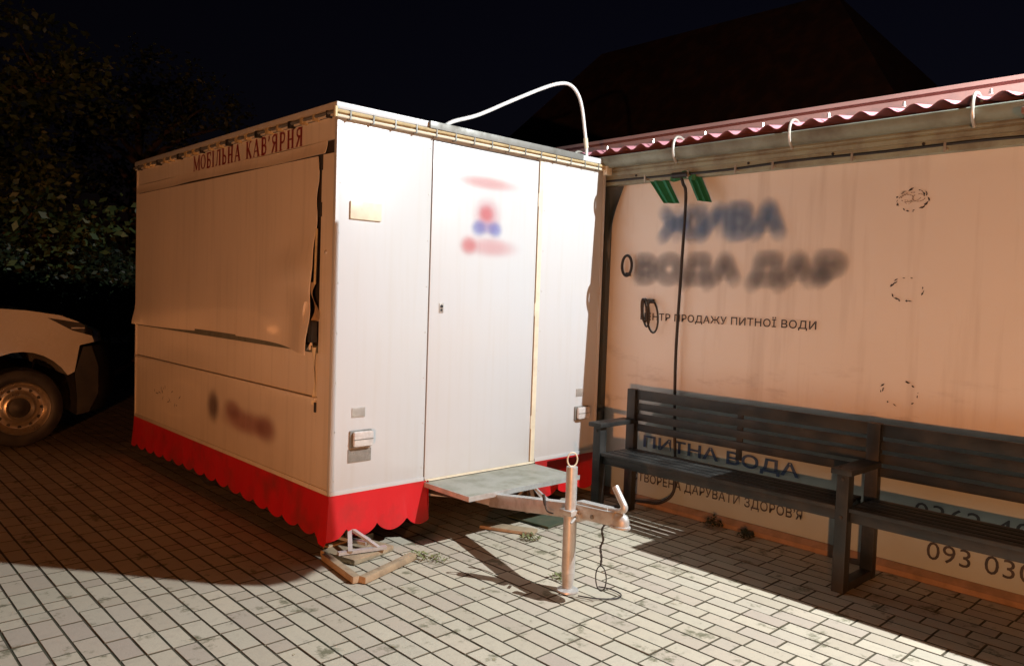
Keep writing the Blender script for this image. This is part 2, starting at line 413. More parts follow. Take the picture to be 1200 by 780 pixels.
# half round gutter
def gut(u, v):
    a = math.pi*(1.0+v); return (2.235+.058*math.cos(a), 4.5-13*u, 2.525+.072*math.sin(a))
def gut_sheet(r):
    def f(u, v):
        a = math.pi*(1+v); return (2.237+r*math.cos(a), 4.5-13*u+0, 2.52+(r+.012)*math.sin(a)-.004*u)
    return f
gt = MB().sheet(gut_sheet(.056), 40, 10); gt.sheet(gut_sheet(.052), 40, 10)
gt.tube([(2.180, 4.5, 2.522), (2.180, -8.5, 2.518)], .006, 8)
gutter = adopt(gt.build('gutter', M['gutter'], None, True))
for yy in (.2, -.95, -2.9): 
    adopt(MB().sheet(lambda u, v: (2.237+.0585*math.cos(math.pi*(1+v)), yy-.035*u, 2.52+.0705*math.sin(math.pi*(1+v))), 2, 10).build('gutter_joint', M['gutter'], None, True))
for yy in (.25, -.66, -1.49, -2.47, -3.3):
    pts = [(2.30, yy, 2.575), (2.25, yy, 2.60), (2.20, yy, 2.595), (2.168, yy, 2.56), (2.163, yy, 2.50), (2.18, yy, 2.455), (2.21, yy, 2.43)]
    adopt(MB().tube(smooth_path(pts, 5), .0092, 8).build('gutter_hook', M['hook'], None, True))
# corrugated roof sheets
ZR = 2.575
def roof(x0, x1, y0, y1):
    n = int(abs(y1-y0)/.14*12); pr = []
    mb = MB()
    def f(u, v):
        y = y0+(y1-y0)*u; ph = (y/.14) % 1.0
        w_ = .5-.5*math.cos(2*math.pi*ph); w_ = w_**1.0
        return (x0+(x1-x0)*v, y, ZR-.022+.034*w_+(x0+(x1-x0)*v-2.2)*.16)
    return mb.sheet(f, n, 3, (0, 0, .003))
for k in range(11):
    y1 = 2.75-k*1.12
    o = adopt(roof(2.195+random.uniform(-.012, .012), 3.398, y1, y1-1.119).build('roof_sheet', M['roofsheet'], None, True))
for k in range(22):
    yy = 2.1-k*.42; adopt(MB().tube([(2.26, yy, ZR+.02), (2.26, yy, ZR+.046)], [.011, .006], 6).build('roof_screw', M['trim']))
P('upper_wall', M['rear_wall'], 3.40, 3.6, -8.5, 4.5, 2.0, 2.935)
P('upper_coping', M['rear_wall'], 3.385, 3.62, -8.5, 4.5, 2.937, 2.965)
P('side_wall', M['rear_wall'], 2.56, 6.0, 4.3, 4.5, -.06, 2.6)
P('side_wall', M['rear_wall'], 2.56, 6.0, -8.5, -8.3, -.06, 2.6)
P('back_wall', M['rear_wall'], 6.0, 6.2, -8.5, 4.5, -.06, 2.93)
P('flat_roof', M['rear_wall'], 3.62, 6.2, -8.5, 4.5, 2.80, 2.86)
# cable under the gutter with clips
yy = [4 - .5*i for i in range(25)]
cpts = smooth_path([(2.272, y, 2.362+.006*math.sin(y*2.3)+.004*math.sin(y*7)) for y in yy], 4)
cable = adopt(MB().tube(cpts, .0085, 6).build('cable', M['black'], None, True))
for yv in (.1, -.36, -.72, -1.08, -1.34, -1.83, -2.32, -2.72, -3.2):
    adopt(MB().box(2.258, 2.298, yv-.006, yv+.006, 2.342, 2.352).box(2.255, 2.262, yv-.006, yv+.006, 2.325, 2.376).build('cable_clip', M['hook']))
for yv in (-.25, -1.15, -1.7, -2.2, -2.75): adopt(MB().lathe([(.009, 0), (.009, -.004), (.0, -.006)], (2.2995, yv, 2.388), (1, 0, 0), 8).build('screw_head', M['black']))
# dark upright strip between the trailer and the wall
P('dark_strip', M['tarp'], 2.325, 2.375, .02, .085, 0, 2.33, ch=.004)
# unseen canopy placed beyond the frame to throw the long shadow on the paving
can = empty('unseen_canopy', 'unseen flat canopy right of the bench, placed to shade the paving', 'canopy', (2.2, -3.2, 2.45))
adopt(MB().box(1.925, 2.283, -3.75, -2.745, 2.405, 2.435, ch=.004).build('canopy_board', M['rear_wall']), can)
adopt(MB().beam((2.02, -3.3, 2.395), (2.36, -3.3, 2.2), .02, .02).build('bracket', M['darkmetal']), can)
adopt(MB().beam((2.02, -3.7, 2.395), (2.36, -3.7, 2.2), .02, .02).build('bracket', M['darkmetal']), can)

# print on the wall
FU, FV = Vector((0, -1, 0)), Vector((0, 0, 1))          # reading direction and up; U x V = -X, towards the viewer
def on_wall(name, body, y, z, width, height, mt, depth=.0075, **k): return text_on(name, body, (WX, y, z), FU, FV, width, height, mt, None, depth=depth, **k)
o, _ = on_wall('slogan_text', 'ЦЕНТР ПРОДАЖУ ПИТНОЇ ВОДИ', -.285, 1.338, 1.335, .076, M['dark_print'], spacing=1.06, offset=.012); adopt(o, bld)
o, _ = on_wall('slogan_text', 'СТВОРЕНА ДАРУВАТИ ЗДОРОВ’Я', -.27, .152, 1.325, .078, M['dark_print'], spacing=1.04, offset=.008); adopt(o, bld)
o, _ = on_wall('slogan_text', 'ПИТНА ВОДА', -.36, .405, 1.20, .105, M['blue_print'], offset=.02); adopt(o, bld)
o, _ = on_wall('phone_text', '0362 40', -2.24, .335, .56, .095, M['dark_print'], spacing=1.05); adopt(o, bld)
o, _ = on_wall('phone_text', '093 030-', -2.315, .128, .56, .098, M['dark_print'], spacing=1.05); adopt(o, bld)
def soft_print(name, body, y, z, width, height, c, parent, blur=.045, n=64, a=.028):
    """lettering whose edges have bled: thin translucent copies slightly apart, one mesh"""
    me = text_mesh(body, .015); xs = [v.co.x for v in me.vertices]; ys = [v.co.y for v in me.vertices]
    x0, x1, y0, y1 = min(xs), max(xs), min(ys), max(ys); mb = MB(); fs = [tuple(p.vertices) for p in me.polygons]
    for k in range(n):
        rr = blur*math.sqrt((k+.5)/n); an = k*2.399963
        mb.add([(WX-.0075-.0001*k, y-((v.co.x-x0)/(x1-x0)*width+rr*math.cos(an)), z+(v.co.y-y0)/(y1-y0)*height+rr*math.sin(an)) for v in me.vertices], fs)
    adopt(mb.build(name, faded('faded_print', c, a)), parent)
soft_print('logo_text', 'ЖИВА', -.43, 1.93, .94, .20, (.04, .18, .42), bld, blur=.055)
soft_print('logo_text', 'ВОДА ДАР', -.24, 1.60, 1.52, .20, (.16, .17, .20), bld, blur=.055)
# residue rings of removed round stickers
def flecks(cy, cz, r, n, faint=False):
    mb = MB()
    for k in range(n):
        a = random.uniform(0, 6.28); rr = r*random.uniform(.88, 1.05); L = random.uniform(.006, .018); wd = random.uniform(.002, .0065)
        c = Vector((WX-.0085, cy-rr*math.cos(a), cz+rr*.72*math.sin(a))); ta = a+math.pi/2+random.uniform(-.5, .5)
        d = Vector((0, -math.cos(ta), math.sin(ta)*.8)); q = Vector((0, d.z, -d.y))
        mb.add([c-d*L, c-d*L*.2+q*wd, c+d*L, c+d*L*.1-q*wd], [(0, 1, 2, 3)])
    return mb
for (cy, cz, r, n) in ((-2.13, 2.10, .085, 26), (-2.13, 1.60, .095, 15), (-2.12, 1.02, .10, 12)):
    adopt(flecks(cy, cz, r, n).build('sticker_residue', M['fleck'])).__setitem__('kind', 'stuff')
mb = MB()
for (r0, r1, a0, a1, cy, cz) in ((.07, .078, .3, 2.8, -2.13, 2.095), (.03, .036, 0, 6.2, -2.105, 2.11), (.03, .036, 0, 6.2, -2.165, 2.11), (.045, .05, 3.4, 6, -2.13, 2.12), (.015, .019, 0, 6.2, -2.11, 2.09)):
    n = 14
    for k in range(n):
        if random.random() < .3: continue
        A, B = a0+(a1-a0)*k/n, a0+(a1-a0)*(k+.8)/n
        mb.add([(WX-.0086, cy-r*math.cos(q), cz+r*.62*math.sin(q)) for r, q in ((r0, A), (r1, A), (r1, B), (r0, B))], [(0, 1, 2, 3)])
adopt(mb.build('sticker_residue', M['fleck2'])).__setitem__('kind', 'stuff')

# things hanging on the wall
t_ = MB().sheet(lambda u, v: (2.335-.012*math.sin(v*9+u*5), .085-(.185-.165*v**.9-.02*math.sin(v*5))*u, 2.33-.84*v), 8, 30, (.004, 0, 0)).build('hanging_tarpaulin', M['tarp'], None, True)
tag(t_, 'narrow dark blue grey tarpaulin hanging in the gap beside the trailer', 'tarpaulin')
rb = empty('green_ribbon', 'green cloth ribbon tied under the gutter beside the black pipe', 'ribbon', (2.3, -.6, 2.3))
adopt(MB().sheet(lambda u, v: (2.30+.012*math.sin(u*13), -.37-.16*u-.13*v+.03*u*v, 2.340-.165*v-.01*u), 8, 8, (.003, 0, 0)).build('tail', M['green_cloth'], None, True), rb)
adopt(MB().sheet(lambda u, v: (2.30+.014*math.sin(u*16+1), -.68-.13*u-.09*v, 2.350-.175*v-.02*u), 8, 8, (.003, 0, 0)).build('tail', M['green_cloth'], None, True), rb)
adopt(MB().sheet(lambda u, v: (2.285+.01*math.sin(u*20), -.56-.20*u, 2.372-.05*v-.01*math.sin(u*8)), 10, 5, (.003, 0, 0)).build('knot', M['green_cloth'], None, True), rb)
pp = empty('black_hose', 'black hose running down the printed wall behind the bench', 'hose', (2.35, -.64, 0))
adopt(MB().tube(smooth_path([(2.262, -.655, 2.36), (2.30, -.655, 2.30), (2.335, -.66, 2.2), (2.34, -.645, 1.7), (2.335, -.635, 1.1), (2.34, -.65, .6), (2.342, -.67, .30), (2.335, -.66, .14), (2.31, -.57, .06), (2.30, -.46, .045), (2.31, -.36, .03)], 6), .0105, 8).build('pipe', M['black'], None, True), pp)
adopt(MB().tube([(2.262, -.595, 2.352), (2.262, -.72, 2.352)], .019, 8).build('tee_fitting', M['black'], None, True), pp)
cl = empty('hose_coil', 'coiled black hose hung on the wall above the left end of the bench', 'hose', (2.34, -.4, 1.5))
for k, (cy, rr, zz, hh) in enumerate(((-.335, .022, 1.415, .085), (-.36, .028, 1.40, .10), (-.425, .048, 1.375, .115))):
    pts = [(2.345-.008*k, cy+rr*math.sin(a)+.012*math.cos(a), zz+hh*math.cos(a)) for a in [2*math.pi*i/20 for i in range(20)]]
    adopt(MB().tube(pts, .0068, 6, closed=True).build('coil', M['black'], None, True), cl)
adopt(MB().box(2.33, 2.372, -.405, -.375, 1.47, 1.50).build('hook', M['darkmetal']), cl)
rg = MB().tube([(2.34, -.165+.045*math.cos(a), 1.74+.075*math.sin(a)) for a in [2*math.pi*i/24 for i in range(24)]], .010, 8, closed=True).box(2.345, 2.373, -.18, -.15, 1.665, 1.69).build('rubber_ring', M['black'], None, True)
tag(rg, 'black oval rubber ring fixed to the wall beside the dark strip', 'ring')
ot = empty('wall_socket', 'small dark socket box on the wall behind the bench armrest', 'socket', (2.35, -.35, .66))
adopt(MB().box(2.335, 2.372, -.30, -.24, .63, .70, ch=.004).build('box', M['darkmetal']), ot); adopt(MB().box(2.326, 2.334, -.285, -.255, .645, .685, ch=.002).build('lid', M['black']), ot)
#@@TRAILER
# ------------------------------------------------------------------ coffee trailer
TW, TL, ZB, ZT = 2.25, 3.30, .335, 2.52
tr = empty('coffee_trailer', 'white mobile coffee trailer with red scalloped skirt standing on jacks', 'trailer')
def T(name, mt, *a, ch=0, parent=None): return box(name, mt, parent or tr, *a, ch=ch)
body = T('body', M['darkmetal'], .012, TW-.012, .012, TL-.012, ZB+.005, 2.44)
T('front_panel', M['white'], .002, .648, 0, .011, ZB, 2.442, ch=.0015)
T('front_panel', M['white'], 1.607, TW-.002, 0, .011, ZB, 2.442, ch=.0015)
T('header_panel', M['white'], .655, 1.600, .0015, .011, 2.415, 2.442)
T('door_jamb', M['cream'], 1.562, 1.602, -.006, .011, ZB+.012, 2.413, ch=.002)
door = T('door', M['white'], .656, 1.552, -.003, .011, ZB+.01, 2.408, ch=.002)
T('lock_plate', M['trim'], .730, .762, -.0075, -.0032, 1.372, 1.432, ch=.001, parent=door)
MB().lathe([(.0, -.006), (.009, -.005), (.010, 0)], (.746, -.0076, 1.412), (0, 1, 0), 12).build('keyhole', M['black'], door)
T('latch_slot', M['black'], .738, .754, -.0082, -.0077, 1.382, 1.396, parent=door)
for z in (.62, 1.4, 2.15): MB().tube([(1.5572, -.006, z-.045), (1.5572, -.006, z+.045)], .0055, 8).build('hinge', M['cream'], door, True)
T('bottom_rail', M['white'], .001, .648, -.007, -.0005, ZB-.003, ZB+.028, ch=.0015)
T('bottom_rail', M['white'], 1.607, TW-.001, -.007, -.0005, ZB-.003, ZB+.028, ch=.0015)
T('corner_trim', M['white'], -.0045, .022, -.0045, .022, ZB, 2.44, ch=.002)
T('corner_trim', M['white'], TW-.022, TW+.0045, -.0045, .022, ZB, 2.44, ch=.002)
T('corner_trim', M['side'], -.0045, .022, TL-.022, TL+.0045, ZB, 2.44, ch=.002)
# other sides (right side and back, unseen)
T('right_panel', M['side'], TW-.0115, TW, .023, TL-.023, ZB, 2.44)
T('rear_panel', M['side'], .023, TW-.023, TL-.0115, TL, ZB, 2.44)
# left side: sign band, shutter, counter, lower panel
T('sign_board', M['side'], 0, .0115, .024, TL-.024, 2.318, 2.44)
vl = MB().sheet(lambda u, v: (-.004-.016*v**2-.004*math.sin(u*23)*v, .10+3.17*u, 2.316-.072*v-.004*math.sin(u*9)), 60, 4, (.004, 0, 0)).build('valance', M['shutter'], tr, True)
T('side_post', M['side'], 0, .0115, .024, .158, ZB, 2.244)
T('counter_panel', M['side'], .002, .0115, .160, TL-.024, .878, 1.128)
T('counter_lip', M['side'], -.016, .0115, .165, TL-.024, .856, .874, ch=.003)
T('lower_panel', M['side'], 0, .0115, .160, TL-.024, ZB, .853)
T('side_rail', M['side'], -.006, -.0005, .024, TL-.024, ZB-.003, ZB+.03, ch=.0015)
T('seal_strip', M['seal'], -.004, .0115, .175, TL-.03, 1.130, 1.168)
def shut(u, v):          # u along y from the front, v up
    y = .185+3.085*u; z = 1.150+1.088*v
    e = math.exp(-((u/.07)**2))*(1-v)**2
    x = -.010-.055*e-.010*math.sin(u*8+1)*(1-v)-.020*math.exp(-(((u-.06)/.09)**2+((v-.42)/.10)**2))
    x -= .030*math.exp(-((1-u)/.05)**2)*math.exp(-(v/.09)**2)
    z += -.03*math.exp(-((u/.10)**2))*(1-v)**6 + .010*math.sin(u*5)*(1-v)**4
    y += .010*math.sin(v*26)*math.exp(-(u/.02)**2)
    return (x, y, z)
sh = MB().sheet(shut, 90, 60, (.006, 0, 0)).build('shutter', M['shutter'], tr, True)
MB().tube([(-.03, .150, 1.83), (-.035, .152, 1.52)], .0065, 8).build('gas_strut', M['brass'], tr, True)
MB().box(-.012, -.0005, .148, .172, 1.90, 1.98).box(-.012, -.0005, .146, .17, 2.16, 2.245).build('shutter_hinge', M['black'], tr)
lt = T('shutter_latch', M['black'], -.05, -.013, .150, .195, 1.19, 1.31, ch=.004)
MB().sheet(lambda u, v: (-.018-.015*math.sin(v*5+u*2), .165+.045*u+.02*math.sin(v*6), 1.53-.22*v), 4, 14, (.003, 0, 0)).build('tape_strip', M['wood'], tr, True)
MB().sheet(lambda u, v: (-.03-.03*math.sin(v*4+u*2), .215+.05*u*v+.02*math.sin(v*6), 1.42-.28*v), 5, 14, (.003, 0, 0)).build('tape_strip', M['shutter'], tr, True)
MB().sheet(lambda u, v: (-.008-.010*math.sin(v*5+u*2), .172+.03*u, 1.16-.33*v), 4, 14, (.003, 0, 0)).build('tape_strip', M['cream'], tr, True)
MB().box(-.010, -.0005, .163, .177, .79, .845).build('bolt', M['black'], tr)
MB().lathe([(.0, -.008), (.010, -.006), (.012, 0)], (-.0006, .095, 1.70), (1, 0, 0), 10).build('rivet', M['lens'], tr, True)
# lettering with slab serifs, drawn stroke by stroke
G = {  # thick vertical stems (x0,x1), polylines with width; unit height 1
 'М': (.86, [('l', [(.12, 0), (.12, 1)], .07), ('l', [(.12, 1), (.43, .08)], .14), ('l', [(.43, .08), (.74, 1)], .07), ('l', [(.74, 0), (.74, 1)], .15)], [(.02, .24, 0), (.60, .86, 0), (.0, .2, 1), (.66, .86, 1)]),
 'О': (.62, [('o', (.31, .5), (.24, .45), .13)], []),
 'Б': (.58, [('l', [(.17, 0), (.17, 1)], .15), ('l', [(.17, .965), (.52, .965), (.52, .78)], .07), ('l', [(.17, .53), (.36, .53), (.47, .44), (.49, .28), (.46, .12), (.36, .035), (.17, .035)], .09)], [(.05, .3, 0), (.05, .3, 1)]),
 'І': (.34, [('l', [(.17, 0), (.17, 1)], .15)], [(.03, .31, 0), (.03, .31, 1)]),
 'Л': (.66, [('l', [(.08, .03), (.2, .1), (.27, 1)], .08), ('l', [(.24, .965), (.52, .965)], .07), ('l', [(.52, 0), (.52, 1)], .15)], [(.38, .64, 0), (.18, .62, 1)]),
 'Ь': (.56, [('l', [(.17, 0), (.17, 1)], .15), ('l', [(.17, .53), (.36, .53), (.46, .44), (.48, .28), (.45, .12), (.35, .035), (.17, .035)], .09)], [(.05, .3, 0), (.03, .31, 1)]),
 'Н': (.68, [('l', [(.17, 0), (.17, 1)], .15), ('l', [(.51, 0), (.51, 1)], .15), ('l', [(.17, .5), (.51, .5)], .07)], [(.04, .30, 0), (.38, .64, 0), (.04, .30, 1), (.38, .64, 1)]),
 'А': (.68, [('l', [(.10, 0), (.33, 1)], .07), ('l', [(.33, 1), (.56, 0)], .15), ('l', [(.17, .32), (.48, .32)], .06)], [(.0, .20, 0), (.44, .68, 0)]),
 'К': (.66, [('l', [(.17, 0), (.17, 1)], .15), ('l', [(.17, .48), (.34, .6), (.44, .95), (.56, .95)], .07), ('l', [(.28, .55), (.56, 0)], .14)], [(.04, .30, 0), (.44, .66, 0), (.04, .30, 1)]),
 'В': (.60, [('l', [(.17, 0), (.17, 1)], .15), ('l', [(.17, .965), (.36, .965), (.45, .88), (.45, .64), (.36, .53), (.17, .53)], .09), ('l', [(.36, .53), (.48, .44), (.50, .28), (.47, .12), (.36, .035), (.17, .035)], .10)], [(.05, .3, 0), (.05, .3, 1)]),
 '’': (.24, [('l', [(.12, 1), (.12, .85), (.07, .72)], .09)], []),
 'Я': (.62, [('l', [(.47, 0), (.47, 1)], .15), ('l', [(.47, .965), (.26, .965), (.15, .87), (.14, .68), (.24, .53), (.47, .53)], .09), ('l', [(.32, .5), (.12, .03)], .12)], [(.34, .60, 0), (.34, .60, 1), (.02, .2, 0)]),
 'Р': (.60, [('l', [(.17, 0), (.17, 1)], .15), ('l', [(.17, .965), (.37, .965), (.48, .87), (.5, .70), (.46, .53), (.36, .44), (.17, .44)], .09)], [(.04, .32, 0), (.05, .3, 1)]),
}
def serif_text(s, y0, y1, z0, h):
    adv = sum(G[c][0]+.06 if c != ' ' else .42 for c in s); k = (y0-y1)/adv; x = 0; mb = MB(); line = bpy.data.objects.new('sign_text', None); col.objects.link(line); line.parent = tr
    pt = lambda a, b, d=0: (-.0022-d, y0-(x+a)*k, z0+b*h)
    def seg(a, b, wd, d):
        a, b = Vector((a[0], a[1]*h/k)), Vector((b[0], b[1]*h/k)); dd = (b-a).normalized(); q = Vector((-dd.y, dd.x))*wd/2; a = a-dd*.012; b = b+dd*.012
        mb.add([pt(c.x, c.y*k/h, d) for c in (a-q, b-q, b+q, a+q)], [(0, 1, 2, 3)])
    for c in s:
        if c == ' ': x += .42; continue
        wv, st, sf = G[c]; n = 0
        for e in st:
            if e[0] == 'l':
                for i in range(len(e[1])-1): n += 1; seg(e[1][i], e[1][i+1], e[2], n*.00005)
            else:
                (cx, cy), (ra, rb), wd = e[1:]
                for i in range(20):
                    A, B = 2*math.pi*i/20, 2*math.pi*(i+1)/20
                    mb.add([pt(cx+r_*math.cos(q), cy+(rb+dz)*math.sin(q)) for r_, dz, q in ((ra-wd/2, -.04, A), (ra+wd/2, .04, A), (ra+wd/2, .04, B), (ra-wd/2, -.04, B))], [(0, 1, 2, 3)])
        for (a, b, v) in sf: n += 1; mb.add([pt(a, v-.03 if v else 0, n*.00005), pt(b, v-.03 if v else 0, n*.00005), pt(b, v if v else .03, n*.00005), pt(a, v if v else .03, n*.00005)], [(0, 1, 2, 3)])
        x += wv+.06; mb.build('letter', M['red_print'], line); mb.v = []; mb.f = []
    return line
serif_text('МОБІЛЬНА КАВ’ЯРНЯ', 2.05, .375, 2.322, .108)
# marks and faded print on the lower panel
SU, SV = Vector((0, -1, 0)), Vector((0, 0, 1))
def soft_blob(name, c, plane, a0, b0, ra, rb, col_, parent, strength=.5, lift=.0012):
    """round faded print that thins out to its rim; 'side' lies on x=0, 'front' on y=0"""
    m, t, b = nodes_mat('faded_round_print'); b.inputs['Base Color'].default_value = (*col_, 1); b.inputs['Roughness'].default_value = .5
    tc = N(t, 'ShaderNodeTexCoord'); mp = N(t, 'ShaderNodeMapping'); mp.inputs['Location'].default_value = (-1, -1, -1); mp.inputs['Scale'].default_value = (2, 2, 2)
    t.links.new(tc.outputs['Generated'], mp.inputs[0]); sp = N(t, 'ShaderNodeSeparateXYZ'); t.links.new(mp.outputs[0], sp.inputs[0])
    cb_ = N(t, 'ShaderNodeCombineXYZ'); t.links.new(sp.outputs[1 if plane == 'side' else 0], cb_.inputs[0]); t.links.new(sp.outputs[2], cb_.inputs[1])
    ln = N(t, 'ShaderNodeVectorMath', operation='LENGTH'); t.links.new(cb_.outputs[0], ln.inputs[0])
    mr_ = N(t, 'ShaderNodeMapRange', interpolation_type='SMOOTHERSTEP'); t.links.new(ln.outputs['Value'], mr_.inputs[0])
    mr_.inputs[1].default_value = .1; mr_.inputs[2].default_value = 1.0; mr_.inputs[3].default_value = strength; mr_.inputs[4].default_value = 0
    t.links.new(mr_.outputs[0], b.inputs['Alpha'])
    d = c-lift
    pts = [(d, a0+sa*ra, b0+sb*rb) if plane == 'side' else (a0+sa*ra, d, b0+sb*rb) for sa, sb in ((-1, -1), (1, -1), (1, 1), (-1, 1))]
    MB().add(pts, [(0, 1, 2, 3)]).build(name, m, parent)
for a0, b0, ra, rb, cc, al in ((1.62, .64, .15, .16, (.10, .05, .05), .6), (1.10, .60, .50, .12, (.30, .05, .05), .45), (1.30, .66, .20, .10, (.28, .06, .05), .4), (.80, .60, .22, .13, (.25, .05, .05), .45)):
    n_b = globals().get('n_b', 0)+1; soft_blob('faded_logo', -.0, 'side', a0, b0, ra, rb, cc, tr, al, .0012+.0004*n_b)
mb = MB()
for k in range(16):
    a = random.uniform(0, 6.28); cy = random.choice([2.75, 2.55, 2.35]); c = Vector((-.0012, cy+.09*math.cos(a), .62+.06*math.sin(a)+(.04 if cy > 2.6 else -.01)))
    d = Vector((0, random.uniform(-1, 1), random.uniform(-1, 1))).normalized()*random.uniform(.01, .035); q = Vector((0, d.z, -d.y)).normalized()*.004
    mb.add([c-d, c+q, c+d, c-q], [(0, 1, 2, 3)])
mb.build('scratch_mark', M['fleck'], tr)['kind'] = 'stuff'
# faded print on the door
for k, (a0, b0, ra, rb, cc, al) in enumerate(((1.09, 2.205, .36, .06, (.62, .22, .22), .55), (1.10, 2.00, .16, .16, (.60, .16, .20), .5), (1.09, 2.01, .09, .08, (.6, .05, .06), .5), (1.03, 1.915, .09, .08, (.12, .16, .5), .6), (1.17, 1.915, .09, .08, (.12, .16, .5), .6), (1.10, 1.92, .15, .06, (.2, .2, .5), .4), (1.14, 1.80, .32, .09, (.62, .16, .18), .45), (.95, 1.80, .10, .09, (.6, .05, .06), .55))):
    soft_blob('faded_logo', -.0035, 'front', a0, b0, ra, rb, cc, door, al*.7, .0006+.0004*k)
# fittings on the front
rv = MB().lathe([(.0, -.0022), (.003, -.0018), (.0045, 0)], (0, 0, 0), (0, 1, 0), 8).mesh('rivet', M['trim'], True)
for x in (.022, .632, 1.622, 2.228):
    for k in range(8):
        o = bpy.data.objects.new('rivet', rv); col.objects.link(o); o.parent = tr; o.location = (x, -.0047 if x in (.022, 2.228) else -.0002, .42+k*.277)
T('vent_cover', M['cream'], .087, .292, -.012, -.0005, 1.889, 1.989, ch=.005)
for i in range(2):
    xo = 0 if i == 0 else 1.885
    T('marker_plate', M['trim'], .132+xo, .218+xo, -.0045, -.0005, .772, .826, ch=.001)
    ml = T('marker_lamp', M['grey_metal'], .118+xo, .262+xo, -.012, -.0005, .596, .697, ch=.005)
    T('lens', M['lens'], .130+xo, .262+xo, -.040, -.0122, .604, .694, ch=.016, parent=ml)
    T('lens_bar', M['grey_metal'], .128+xo, .255+xo, -.0412, -.0403, .646, .651, parent=ml)
    if i == 0: T('reflector_plate', M['reflector'], .112+xo, .264+xo, -.005, -.0005, .514, .590, ch=.0015)
# roof cap, edge trim and rope light
roofp = T('roof', M['white'], -.018, TW+.018, -.018, TL+.018, 2.475, 2.515, ch=.008)
T('roof_edge', M['side'], -.0125, -.0005, -.0125, TL+.01, 2.443, 2.474)
T('roof_edge', M['cream'], .0, TW+.012, -.0125, -.0005, 2.443, 2.474)
T('rain_strip', M['grey_metal'], .60, 1.96, -.040, -.0185, 2.470, 2.513, ch=.003)
MB().tube([(-.02, -.024, 2.462), (TW-.04, -.024, 2.462)], .010, 8).build('rope_light', M['brass'], tr, True)
MB().tube([(-.02, -.024, 2.436), (TW-.04, -.024, 2.436)], .009, 8).build('rope_light', M['cream'], tr, True)
for k in range(15):
    x = .06+k*.148; MB().box(x-.004, x+.004, -.0365, -.0005, 2.424, 2.474).build('clip', M['grey_metal'], tr)
MB().tube([(-.026, -.02, 2.458), (-.026, TL, 2.458)], .010, 8).build('rope_light', M['grey_metal'], tr, True)
for k in range(22):
    y = .06+k*.148; MB().box(-.038, -.0005, y-.02+random.uniform(-.02, .02), y+.004, 2.432, 2.47).build('clip', M['brass'] if k % 3 else M['black'], tr)
MB().tube([(-.034, -.034, 2.425+.0), (-.034, -.034, 2.48)], .012, 10).build('corner_cap', M['brass'], tr, True)
T('junction_box', M['cream'], 2.205, 2.262, -.055, -.014, 2.40, 2.475, ch=.004)
MB().tube(smooth_path([(.80, .12, 2.515), (.87, .1, 2.571), (1.08, .1, 2.651), (1.376, .1, 2.80), (1.695, .1, 2.955), (1.86, .1, 3.015), (1.955, .1, 3.015), (2.03, .1, 2.965), (2.075, .1, 2.88), (2.11, .1, 2.743), (2.14, .1, 2.60), (2.142, .1, 2.50)], 6), .0125, 10).build('cable_conduit', M['whitetube'], tr, True)
MB().tube([(2.125, .1, 2.67), (2.141, .1, 2.60)], .017, 10).build('conduit_sleeve', M['cream'], tr, True)
# red scalloped skirt
def skirt(p0, p1, n, outv, seed, flare=.045):
    p0, p1, ov = Vector(p0), Vector(p1), Vector(outv); L = (p1-p0).length
    def f(u, v):
        s_ = u*n; fr = s_ % 1.0
        low = .135-.048*abs(math.sin(math.pi*s_))**.65
        z = (ZB+.004)*(1-v)+low*v
        o_ = .002+flare*v**1.3*(.7+.2*math.sin(u*L*7+seed)+.06*math.sin(u*L*17+seed*2))
        p = p0.lerp(p1, u)+ov*o_; return (p.x, p.y, z)
    return MB().sheet(f, max(20, int(n*14)), 6, -ov*.003)
def wrap(u, v):
    a, b = .672, TL; s_ = u*(a+b); low = (.152 if s_ < a else .138)-(.062 if s_ < a+.05 else .038)*abs(math.sin(math.pi*(s_-a)/.203+math.pi/2))**.65-.012*math.sin(s_*1.9)*(s_ > a); z = (ZB+.004)*(1-v)+low*v
    d = s_-a; sd_ = min(1, max(0, d/.15)); k = .042*(.75+.18*math.sin(s_*7+1)+.06*math.sin(s_*17))*(1-sd_)+sd_*(.016+.006*math.sin(s_*2.1)); f_ = max(0, 1-abs(d)/.10); k *= 1+.25*f_
    if d < 0: x, y = -.006-d, -.006
    else: x, y = -.006, -.006+d
    q = .5+.5*max(-1, min(1, d/.05)); n_ = Vector((-math.sin(q*math.pi/2), -math.cos(q*math.pi/2), 0)); n_ *= 1+.3*f_
    return (x+n_.x*(.002+k*v**1.3), y+n_.y*(.002+k*v**1.3), z)
MB().sheet(wrap, 420, 7, (.002, .002, 0)).build('skirt', M['red'], tr, True)
skirt((1.612, -.006, 0), (TW+.004, -.006, 0), 3.2, (0, -1, 0), 2.4).build('skirt', M['red'], tr, True)
skirt((.674, -.02, 0), (.674, .2, 0), 1, (1, 0, 0), 1, .01).build('skirt_return', M['red'], tr, True)
T('door_threshold', M['cream'], .658, 1.604, -.006, .011, ZB-.004, ZB+.0095)
# running gear
MB().box(.35, .42, .05, 3.25, .24, .338).box(1.83, 1.90, .05, 3.25, .24, .338).box(.42, 1.83, .05, .11, .25, .336).box(.42, 1.83, 3.15, 3.22, .25, .336).tube([(.15, 1.9, .27), (2.1, 1.9, .27)], .03, 8).build('chassis', M['darkmetal'], tr)
for x in (.14, 2.11):
    wh = MB().lathe([(.14, -.07), (.25, -.085), (.275, -.06), (.28, 0), (.275, .06), (.25, .085), (.14, .07)], (x, 1.9, .28), (1, 0, 0), 28).build('wheel', M['black'], tr, True)
    MB().lathe([(.0, -.05), (.06, -.055), (.10, -.03), (.145, -.066)], (x, 1.9, .28), (1, 0, 0), 24).build('rim', M['rim'], wh, True)
